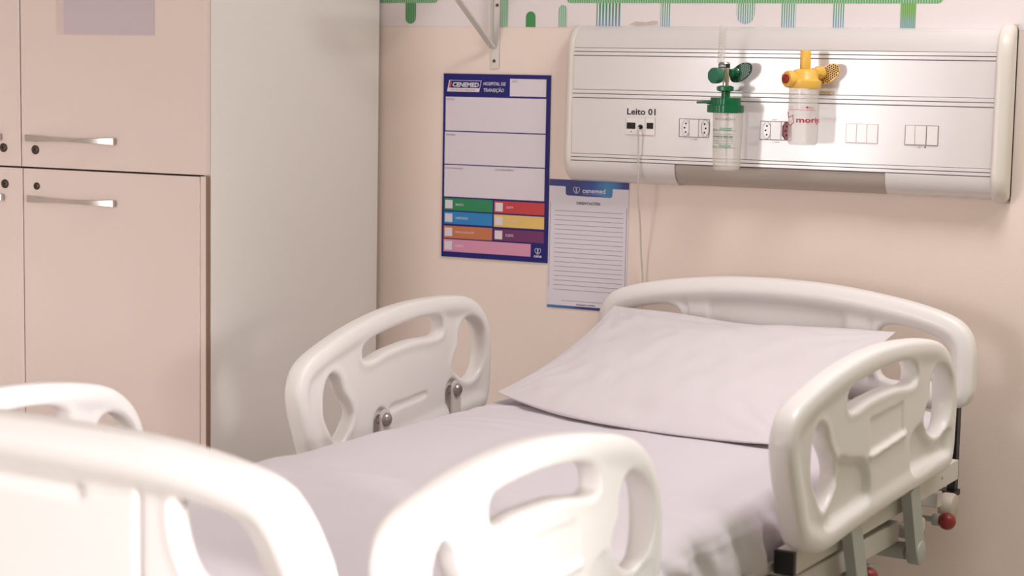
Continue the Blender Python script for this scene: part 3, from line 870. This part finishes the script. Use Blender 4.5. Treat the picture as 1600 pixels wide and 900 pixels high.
def blob_mesh(outer, holes, rim, hole_rim, tw_out, tw_in, bounds, vs, hw, cut=0.012):
    """plastic moulding: a web whose half thickness varies, a round rim along its outline and lips round its holes"""
    u0, u1, z0, z1 = bounds
    nu, nz, nw = int((u1 - u0) / vs) + 1, int((z1 - z0) / vs) + 1, int(2 * hw / vs) + 1
    u = u0 + np.arange(nu) * vs; z = z0 + np.arange(nz) * vs; w = -hw + np.arange(nw) * vs
    U, Z = np.meshgrid(u, z, indexing='ij')
    dO = poly_sdf(outer, U, Z)
    dH = np.full(U.shape, 1e3)
    for h in holes: dH = np.minimum(dH, poly_sdf(h, U, Z))
    to, ti = tw_out(U, Z, dO, dH), tw_in(U, Z, dO, dH)
    Wg = w[None, None, :]
    t = np.where(Wg >= 0, to[:, :, None], ti[:, :, None])
    d2 = smax(dO, -dH, 0.006)[:, :, None]
    f = smax(d2 + 0.004, np.abs(Wg) - t, 0.008)
    ft = np.hypot(dO[:, :, None] + rim, Wg) - rim
    f = smin(f, ft, 0.012)
    if hole_rim:
        fl = np.hypot(dH[:, :, None] - hole_rim * .8, Wg * .85) - hole_rim
        f = smin(f, fl, 0.010)
    f = smax(f, -(dH[:, :, None] - .001) - 0.0, 0.010)
    f = smax(f, dO[:, :, None], 0.004)
    g = openvdb.FloatGrid(0.05); g.copyFromArray(np.ascontiguousarray(f.astype(np.float32)), tolerance=0.0)
    pts, quads = g.convertToQuads(isovalue=0.0)
    pts = np.array(pts, float) * vs + np.array([u0, z0, -hw])
    return pts, np.array(quads, int)


def plastic(name, pts, quads, parent, fn, label=None, kind=None):
    V = fn(pts)
    me = bpy.data.meshes.new(name)
    me.vertices.add(len(V)); me.vertices.foreach_set('co', V.astype(np.float32).ravel())
    nq = len(quads)
    me.loops.add(nq * 4); me.loops.foreach_set('vertex_index', quads.astype(np.int32).ravel())
    me.polygons.add(nq); me.polygons.foreach_set('loop_start', np.arange(nq, dtype=np.int32) * 4)
    me.update(); me.validate()
    bm = bmesh.new(); bm.from_mesh(me)
    bmesh.ops.smooth_vert(bm, verts=bm.verts[:], factor=0.5, use_axis_x=True, use_axis_y=True, use_axis_z=True)
    bmesh.ops.recalc_face_normals(bm, faces=bm.faces[:])
    bm.to_mesh(me); bm.free()
    return link(name, me, M['rail'], parent, True)


# side rail, canonical: u runs toward the head, w points away from the mattress
R_OUT = rounded([(-1.157, .742), (-1.158, .79), (-1.124, .832), (-1.02, .862), (-.895, .883), (-.761, .893), (-.615, .890), (-.473, .876), (-.400, .852), (-.350, .808), (-.329, .75), (-.330, .68), (-.336, .632), (-.362, .604), (-.45, .600), (-.669, .590), (-.85, .577), (-.985, .566), (-1.05, .579), (-1.095, .606), (-1.130, .676)])
R_SLOT = rounded([(-.902, .806), (-.893, .834), (-.80, .847), (-.70, .852), (-.62, .849), (-.577, .836), (-.566, .812), (-.60, .806), (-.69, .812), (-.80, .808), (-.87, .799)])
R_FH = rounded([(-1.033, .79), (-1.056, .765), (-1.056, .715), (-1.034, .68), (-1.005, .648), (-.972, .662), (-.950, .69), (-.957, .715), (-.985, .745), (-1.003, .778)])
R_RH = rounded([(-.452, .820), (-.482, .800), (-.487, .765), (-.512, .727), (-.475, .697), (-.432, .684), (-.39, .698), (-.370, .735), (-.376, .785), (-.41, .813)])
REC1 = rounded([(-.950, .722), (-.878, .712), (-.816, .699), (-.786, .659), (-.793, .618), (-.893, .606), (-.975, .600), (-1.000, .625), (-.951, .667)])
REC2 = rounded([(-.585, .699), (-.535, .722), (-.500, .705), (-.432, .681), (-.366, .690), (-.362, .640), (-.441, .629), (-.552, .621), (-.582, .646)])
PANEL = [(-.803, .770), (-.632, .779), (-.625, .716), (-.789, .702)]
LEDGE = [(-.797, .701), (-.622, .716)]
BAR = rounded([(-.785, .671), (-.785, .688), (-.71, .689), (-.635, .691), (-.635, .676), (-.71, .674)])
SLOTS = ((-.830, .661), (-.516, .669))


def seg_sdf(a, b, X, Z):
    ex, ez = b[0] - a[0], b[1] - a[1]
    t = np.clip(((X - a[0]) * ex + (Z - a[1]) * ez) / (ex * ex + ez * ez), 0, 1)
    return np.hypot(X - a[0] - ex * t, Z - a[1] - ez * t)


def rail_out(U, Z, dO, dH):
    t = np.full(U.shape, .019)
    for rc in (REC1, REC2):
        t -= .014 * (1 - sstep(-.012, .002, poly_sdf(rc, U, Z)))
    t -= .0035 * (1 - sstep(-.004, .0, poly_sdf(PANEL, U, Z)))
    t += .006 * (1 - sstep(.003, .008, seg_sdf(LEDGE[0], LEDGE[1], U, Z)))
    return t


def rail_in(U, Z, dO, dH):
    t = np.full(U.shape, .015)
    d = poly_sdf(BAR, U, Z)
    t -= .004 * (1 - sstep(-.004, .001, d))
    for (a, b) in SLOTS:
        t -= .008 * (1 - sstep(.024, .030, seg_sdf((a, b), (a - .003, b - .09), U, Z)))
    return t


rp, rq = blob_mesh(R_OUT, [R_SLOT, R_FH, R_RH], .0225, .013, rail_out, rail_in, (-1.185, -.300, .54, .915), .0040, .034)


def mapping(side, xc, y0, L, dz, tilt):
    def fn(p):
        t = (p[:, 0] + 1.158) / .83
        return np.stack([side * (xc + p[:, 2]), y0 + L * t, p[:, 1] + dz + tilt * (t - .5)], 1)
    return fn


RAILS = [('side_rail', 1, .515, -1.158, .83, 0, 0, 'right side rail at the head, seen from outside'),
         ('side_rail', -1, .558, -1.067, .703, -.014, .05, 'left side rail at the head with two hinge bolts'),
         ('side_rail', 1, .515, -2.257, .657, .018, -.035, 'right side rail at the foot, blurred in front'),
         ('side_rail', -1, .558, -2.150, .655, -.042, -.02, 'left side rail at the foot end')]
for nm, sd, xc, y0, L, dz, tl, lab in RAILS:
    fn = mapping(sd, xc, y0, L, dz, tl)
    rl = plastic(nm, rp, rq, bed, fn); rl['label'] = lab
    for (a, b) in SLOTS:
        q = fn(np.array([[a, b + .005, -.020]]))[0]
        iw = -sd
        # a steel hinge plate standing inside the slot, its pivot pin and the bolt head
        bm = bmesh.new(); add_box(bm, min(q[0] + iw * .004, q[0] + iw * .009), max(q[0] + iw * .004, q[0] + iw * .009), q[1] - .017, q[1] + .017, q[2] - .12, q[2] + .004)
        frombm('hinge_plate', bm, M['frame'], rl)
        o = lathe('hinge_plate_end', cyl_prof(.017, .005), (q[0] + iw * .004, q[1], q[2] + .004), (iw, 0, 0), M['frame'], rl, 20)
        lathe('pivot_pin', cyl_prof(.010, .010), (q[0] - iw * .007, q[1] - .006, q[2]), (iw, 0, 0), M['steel'], rl, 16)
        lathe('bolt', [(1e-5, 0), (.0145, 0), (.0145, .002), (.0125, .0065), (.0075, .0095), (1e-5, .0105)], (q[0] + iw * .009, q[1], q[2]), (iw, 0, 0), M['steel'], rl, 20)

# lifting arms under the rails


def arm(parent_index, side, ytop, ybot, ztop, zbot, x, stub=True):
    t0, t1 = (side * x, ytop, ztop), (side * x, ybot, zbot)
    rl = [c for c in bed.children if c.name.startswith('side_rail')][parent_index]
    bar_between('lift_arm', t0, t1, 0.020, 0.046, M['framegrey'], rl)
    lathe('arm_pivot', cyl_prof(.024, .026, .004), (side * (x - .013), ybot, zbot), (side, 0, 0), M['framegrey'], rl, 24)
    if stub:
        xs = (side * (x - .013), side * (x - .15))
        lathe('pivot_tube', cyl_prof(.017, .13), (xs[1] - 0.0, ybot, zbot) if side > 0 else (xs[0], ybot, zbot), (1, 0, 0), M['framegrey'], rl, 20)


arm(0, 1, -.545, -.497, .60, .462, .522); arm(0, 1, -.842, -.790, .585, .448, .522)
arm(1, -1, -.60, -.56, .60, .47, .55); arm(1, -1, -.86, -.82, .58, .46, .55)
arm(2, 1, -1.78, -1.74, .63, .47, .522); arm(2, 1, -2.04, -2.0, .63, .47, .522)
arm(3, -1, -1.72, -1.68, .58, .45, .55); arm(3, -1, -1.96, -1.92, .58, .45, .55)


# head and foot boards: u = X, w = toward the room
def board(center, right, holes_r, rim, rec_half, rec_z, seams, vs, z0, groove):
    rt = np.array(right)
    left = np.stack([2 * center - rt[::-1, 0], rt[::-1, 1]], 1)
    out = rounded(np.concatenate([rt, left]).tolist(), True, 6)
    H1 = rounded(holes_r); H2 = np.stack([2 * center - H1[:, 0], H1[:, 1]], 1)[::-1]

    def tw(U, Z, dO, dH):
        t = np.full(U.shape, .016); x = U - center
        top = rec_z - .10 * (x / .5) ** 2
        d = np.maximum(np.abs(x) - rec_half, np.maximum(Z - top, .58 - Z))
        t -= .008 * (1 - sstep(-.014, .004, d))
        for s in seams: t -= .004 * (1 - sstep(.002, .006, np.abs(U - s))) * (Z < .89)
        for gz, gh in groove:
            gg = np.hypot(np.maximum(np.abs(x) - gh, 0), Z - gz + .06 * x * x)
            t -= .006 * (1 - sstep(.004, .013, gg))
        return t
    return blob_mesh(out, [H1, H2], rim, .012, tw, tw, (center - .53, center + .53, z0, .965), vs, .040)


hb_r = [(.0, .916), (.142, .911), (.293, .892), (.395, .868), (.440, .842), (.461, .80), (.465, .73), (.461, .69), (.435, .665), (.35, .655), (.15, .652)]
hb_h = [(.262, .829), (.300, .832), (.365, .818), (.398, .797), (.410, .76), (.406, .725), (.33, .715), (.262, .715), (.246, .75), (.246, .81)]
hp, hq = board(0.0, hb_r, hb_h, .028, .17, .872, (-.226, .226), .0042, .62, ())
hbo = plastic('headboard', hp, hq, bed, lambda p: np.stack([p[:, 0], -p[:, 2], p[:, 1]], 1))
fb_r = [(.03, .937), (.200, .935), (.294, .927), (.366, .915), (.405, .902), (.430, .882), (.455, .847), (.476, .80), (.487, .73), (.480, .68), (.44, .655), (.35, .65), (.18, .65)]
fb_h = [(.266, .866), (.300, .865), (.345, .857), (.366, .842), (.388, .80), (.398, .778), (.37, .770), (.30, .774), (.272, .80), (.260, .846)]
fp, fq = board(.03, fb_r, fb_h, .033, .0, .5, (.203, -.143), .0045, .61, ((.893, .115), (.858, .075)))
fbo = plastic('footboard', fp, fq, bed, lambda p: np.stack([p[:, 0], -2.30 - p[:, 2], p[:, 1]], 1))
for bo, yb, cxx in ((hbo, 0.0, 0.0), (fbo, -2.30, .03)):
    for s in (-1, 1):
        bm = bmesh.new(); add_box(bm, cxx + s * .424 - .009, cxx + s * .424 + .009, yb - .012, yb + .012, .47, .78, .002)
        frombm('board_post', bm, M['black'] if yb == 0 else M['frame'], bo)
        box('post_foot', cxx + s * .420 - .024, cxx + s * .420 + .018, yb - .030, yb + .012, .472, .484, M['black'], bo)

# steel frame
fr = bed


def bedbox(name, x0, x1, y0, y1, z0, z1, key, parent=bed, bevel=.003):
    return box(name, x0, x1, y0, y1, z0, z1, M[key], parent, bevel)


for s in (1, -1):
    sb = bar_between('section_bar', (s * .483, -1.035, .552), (s * .483, -.200, .572), .036, .040, M['frame'], bed)
    bar_between('end_plug', (s * .483, -1.0450, .5518), (s * .483, -1.034, .552), .0365, .0405, M['black'], sb)
    for yy in (-.30,):
        lathe('rivet', cyl_prof(.003, .0012), (s * .501, yy, .571), (s, 0, 0), M['steel'], sb, 10)
    bedbox('frame_bar', s * .470 - .018, s * .470 + .018, -2.26, -.50, .478, .520, 'frame')
    bar_between('mattress_ledge', (s * .445, -1.60, .528), (s * .445, -.95, .540), .028, .016, M['frame'], bed)
    gp = prism_pts = [(-1.00, .47), (-.62, .47), (-.56, .455), (-.62, .425), (-.95, .425)]
    V = [(s * .472 + d, y, z - .012) for d in (-.006, .006) for y, z in gp]; n = 5
    put('gusset_plate', V, [tuple(range(5)), tuple(range(5, 10))] + [(i, (i + 1) % 5, 5 + (i + 1) % 5, 5 + i) for i in range(5)], M['framegrey'], bed)
    for yy in (-2.08, -.20):
        bedbox('leg', s * .27 - .025, s * .27 + .025, yy - .025, yy + .025, .10, .48, 'frame')
        cs = bed
        lathe('caster', cyl_prof(.05, .03, .006), (s * .27 - .015, yy, .05), (1, 0, 0), M['black'], bed, 24)
        bedbox('caster_fork', s * .27 - .028, s * .27 + .028, yy - .016, yy + .016, .085, .105, 'framegrey')
    lathe('bumper_wheel', cyl_prof(.029, .034, .008), (s * .415, -.046, .456), (s, 0, 0), M['bumper'], bed, 28)
for yy in (-2.24, -1.60, -1.02, -.20):
    bedbox('cross_bar', -.465, .465, yy - .016, yy + .016, .487, .519, 'frame')
bedbox('mattress_deck', -.43, .43, -2.24, -.06, .522, .534, 'framegrey')
# shiny release lever and the two crank knobs
bm = bmesh.new(); add_box(bm, .472, .502, -.475, -.385, .478, .508, .008, 3)
lv = frombm('release_lever', bm, M['panel'], bed)
for (x, y, z, r_, dx) in ((.475, -.178, .4545, .0185, -1), (.505, -.705, .4555, .0200, -1)):
    kn = lathe('crank_knob', [(1e-5, -r_)] + [(r_ * math.sin(a), -r_ * math.cos(a)) for a in np.linspace(.2, math.pi - .2, 14)] + [(1e-5, r_)], (x, y, z), (1, 0, 0), M['red'], bed, 28)
    lathe('crank_collar', cyl_prof(.013, .016, .003), (x - r_ - .013, y, z), (1, 0, 0), M['framegrey'], kn, 20)
    lathe('crank_shaft', cyl_prof(.006, .06), (x - r_ - .07, y, z), (1, 0, 0), M['framegrey'], kn, 12)

# ------------------------------------------------------------------ mattress sheet
rng = np.random.default_rng(3)


def noise2(X, Y, scale, seed, n=14, ax=1.0):
    g = np.random.default_rng(seed); o = np.zeros_like(X)
    for _ in range(n):
        a = g.uniform(0, 2 * math.pi); k = scale * g.uniform(.5, 1.6); p = g.uniform(0, 6.28)
        o += np.sin((X * math.cos(a) * ax + Y * math.sin(a)) * k + p)
    return o / math.sqrt(n)


def sheet_mesh():
    hx, zt, zb, rr = .447, .662, .540, .035
    # cross-section from the left hem over the top to the right hem
    path = []
    for i in range(14): path.append((-hx - .004, zb + (zt - rr - zb) * i / 14))
    for i in range(9): a = math.pi * (1 - i / 16); path.append((-hx + rr + rr * math.cos(a), zt - rr + rr * math.sin(a)))
    for i in range(1, 90): path.append((-hx + rr + (2 * hx - 2 * rr) * i / 90, zt))
    for i in range(9): a = math.pi / 2 - math.pi / 2 * i / 8; path.append((hx - rr + rr * math.cos(a), zt - rr + rr * math.sin(a)))
    for i in range(1, 17): path.append((hx + .003, zt - rr - (zt - rr - zb) * i / 16))
    path = np.array(path); nx = len(path); ny = 300
    s = np.concatenate([[0], np.cumsum(np.linalg.norm(np.diff(path, axis=0), axis=1))])
    T = np.gradient(path, axis=0); N = np.stack([-T[:, 1], T[:, 0]], 1); N /= np.linalg.norm(N, axis=1)[:, None] + 1e-9
    y = np.linspace(-2.235, -.045, ny)
    Y, SS = np.meshgrid(y, s, indexing='ij')
    X0 = np.broadcast_to(path[:, 0], Y.shape); Z0 = np.broadcast_to(path[:, 1], Y.shape)
    top = sstep(.35, .47, np.abs(X0)); drop = sstep(.645, .56, Z0)
    side = sstep(.66, .60, Z0)
    d = .0012 * noise2(X0, Y, 14, 1) + .0007 * noise2(X0, Y, 38, 2)
    # shallow pulled creases across the bed and near the left edge
    for (yc, xc, ln, amp, sl) in ((-.80, -.33, .16, .0034, .15), (-.74, -.30, .13, .0030, .2), (-.86, -.28, .10, .0026, .1), (-.60, -.36, .12, .0035, .3), (-1.30, .10, .5, .0022, .1), (-1.45, -.10, .45, .0024, -.06), (-1.18, .28, .25, .0020, .12), (-.48, -.34, .10, .006, -.4)):
        dd = Y - yc - sl * (X0 - xc); d += amp * np.exp(-(dd / .014) ** 2) * np.exp(-((X0 - xc) / ln) ** 2)
    d += .0055 * top * noise2(X0 * .2, Y, 34, 4, 10) * (X0 < 0)
    # gathered folds falling down the near side
    ph = Y * 58 + (Z0 - .6) * 30 + 1.4 * np.sin(Y * 7.0)
    fold = (np.abs(np.sin(ph * .5)) ** .7 - .55) * .7 + .35 * noise2(Z0 * .8, Y, 26, 5, 8) + .16 * noise2(Z0 * .9 + Y * .3, Y, 75, 15, 8)
    amp = .030 * side * np.where(X0 > 0, 1.0, .6) * (.55 + .45 * np.sin(Y * 4.3 + 2.0) ** 2)
    d += amp * fold + side * .006
    e = .010 * sstep(.30, .44, X0) * (1 - side) * noise2(X0 * .4 + Y * .25, Y, 22, 6, 10)
    XX = X0 + N[:, 0][None] * d; ZZ = Z0 + N[:, 1][None] * d + e * .6
    # gentle crown of the mattress and slight sag near both ends
    ZZ += (.004 - .020 * (X0 / .45) ** 4 * .35) * (Z0 > .60)
    ZZ = np.where(Z0 < .545, Z0 + 0.004 * noise2(X0, Y, 18, 9, 6), ZZ)
    # tucked in tighter round the head corners
    tuck = sstep(-.50, -.22, Y) * sstep(.30, .44, np.abs(X0)) * (1 - .4 * (1 - side))
    XX = XX - np.sign(X0) * .075 * tuck * np.maximum(side, .45)
    V = np.stack([XX, Y, ZZ], -1).reshape(-1, 3)
    F = []
    for j in range(ny - 1):
        a = j * nx
        for i in range(nx - 1): F.append((a + i, a + i + 1, a + nx + i + 1, a + nx + i))
    # close both ends
    F.append(tuple(range(nx))[::-1]); F.append(tuple(range((ny - 1) * nx, ny * nx)))
    return V, F


V, F = sheet_mesh()
mt = thing('mattress', 'mattress tucked into a plain white cotton sheet on the bed frame', 'mattress', bedw(0, -1.14, .54), -TH)
put('sheet', V - np.array([0, -1.14, .54]), F, M['sheet'], mt, True)
box('mattress_body', -.425, .425, -1.08, 1.08, .004, .105, M['framegrey'], mt, bevel=.02)

# ------------------------------------------------------------------ pillow
def pillow_mesh(n=90, mthk=60):
    FL, FR, BL, BR = map(np.array, ((-.402, -.556, .686), (.322, -.668, .676), (-.385, -.075, .828), (.305, -.068, .826)))
    a = np.linspace(0, 1, n); b = np.linspace(0, 1, mthk)
    a = .5 - .5 * np.cos(a * math.pi); b = .5 - .5 * np.cos(b * math.pi)
    A, B = np.meshgrid(a, b, indexing='ij')
    P = (FL[None, None] * ((1 - A) * (1 - B))[..., None] + FR * (A * (1 - B))[..., None] + BL * ((1 - A) * B)[..., None] + BR * (A * B)[..., None])
    bow = 4 * A * (1 - A); bow2 = 4 * B * (1 - B)
    P[..., 1] += -.050 * bow * (1 - B) ** 2 * (1 + .5 * (1 - A))        # front edge bellies forward
    P[..., 2] += -.010 * bow * (1 - B) ** 2
    P[..., 2] += -.012 * bow * B ** 3 + .006 * np.sin(A * 9) * B ** 4 * bow
    P[..., 0] += .016 * bow2 * (1 - A) ** 3 - .012 * bow2 * A ** 3
    P[..., 2] += -.010 * bow2 * (1 - A) ** 3
    nrm = np.cross(FR - FL, BL - FL); nrm = nrm / np.linalg.norm(nrm)
    prof = (np.sin(math.pi * A) ** .75) * (np.sin(math.pi * B) ** .62)
    wr = .0046 * noise2(A * .7, B * .5, 22, 11, 12) + .0022 * noise2(A * .7, B * .5, 60, 12, 10)
    corner = np.zeros_like(A)
    for (ca, cb, s0) in ((1, 0, 1), (0, 0, 2), (1, 1, 3), (0, 1, 4)):
        r_ = np.hypot((A - ca) * .72, (B - cb) * .5); an = np.arctan2(np.abs(B - cb) * .5, np.abs(A - ca) * .72 + 1e-6)
        corner += .0035 * np.sin(an * 17 + s0) * np.exp(-((r_ - .11) / .07) ** 2)
    edge = np.minimum(np.minimum(A, 1 - A) * .72, np.minimum(B, 1 - B) * .5)
    fade = sstep(0, .05, edge)
    topo = P + nrm * ((.046 * prof + (wr + corner) * fade * sstep(0, .1, prof)) + .0012)[..., None]
    bot = P - nrm * ((.082 * prof) + .0012)[..., None]
    bot[..., 2] = np.maximum(bot[..., 2], .6695)
    topo[..., 2] = np.maximum(topo[..., 2], bot[..., 2] + .0015)
    nA, nB = A.shape
    V = np.concatenate([topo.reshape(-1, 3), bot.reshape(-1, 3)]); F = []; k = nA * nB
    for i in range(nA - 1):
        for j in range(nB - 1):
            q = (i * nB + j, (i + 1) * nB + j, (i + 1) * nB + j + 1, i * nB + j + 1)
            F.append(q); F.append(tuple(x + k for x in q[::-1]))
    ring = [i * nB for i in range(nA)] + [(nA - 1) * nB + j for j in range(1, nB)] + [i * nB + nB - 1 for i in range(nA - 2, -1, -1)] + [j for j in range(nB - 2, 0, -1)]
    for i in range(len(ring)):
        p, q = ring[i], ring[(i + 1) % len(ring)]; F.append((p, q, q + k, p + k))
    # hem seam line close to the left end
    return V, F


V, F = pillow_mesh()
pb = np.array([-.04, -.35, .665])
pl = put('pillow', V - pb, F, M['pillow'], None, True)
pl.location = bedw(*pb); pl.rotation_euler = (0, 0, -TH)
tag(pl, 'white cotton pillow propped against the headboard on the mattress', 'pillow')
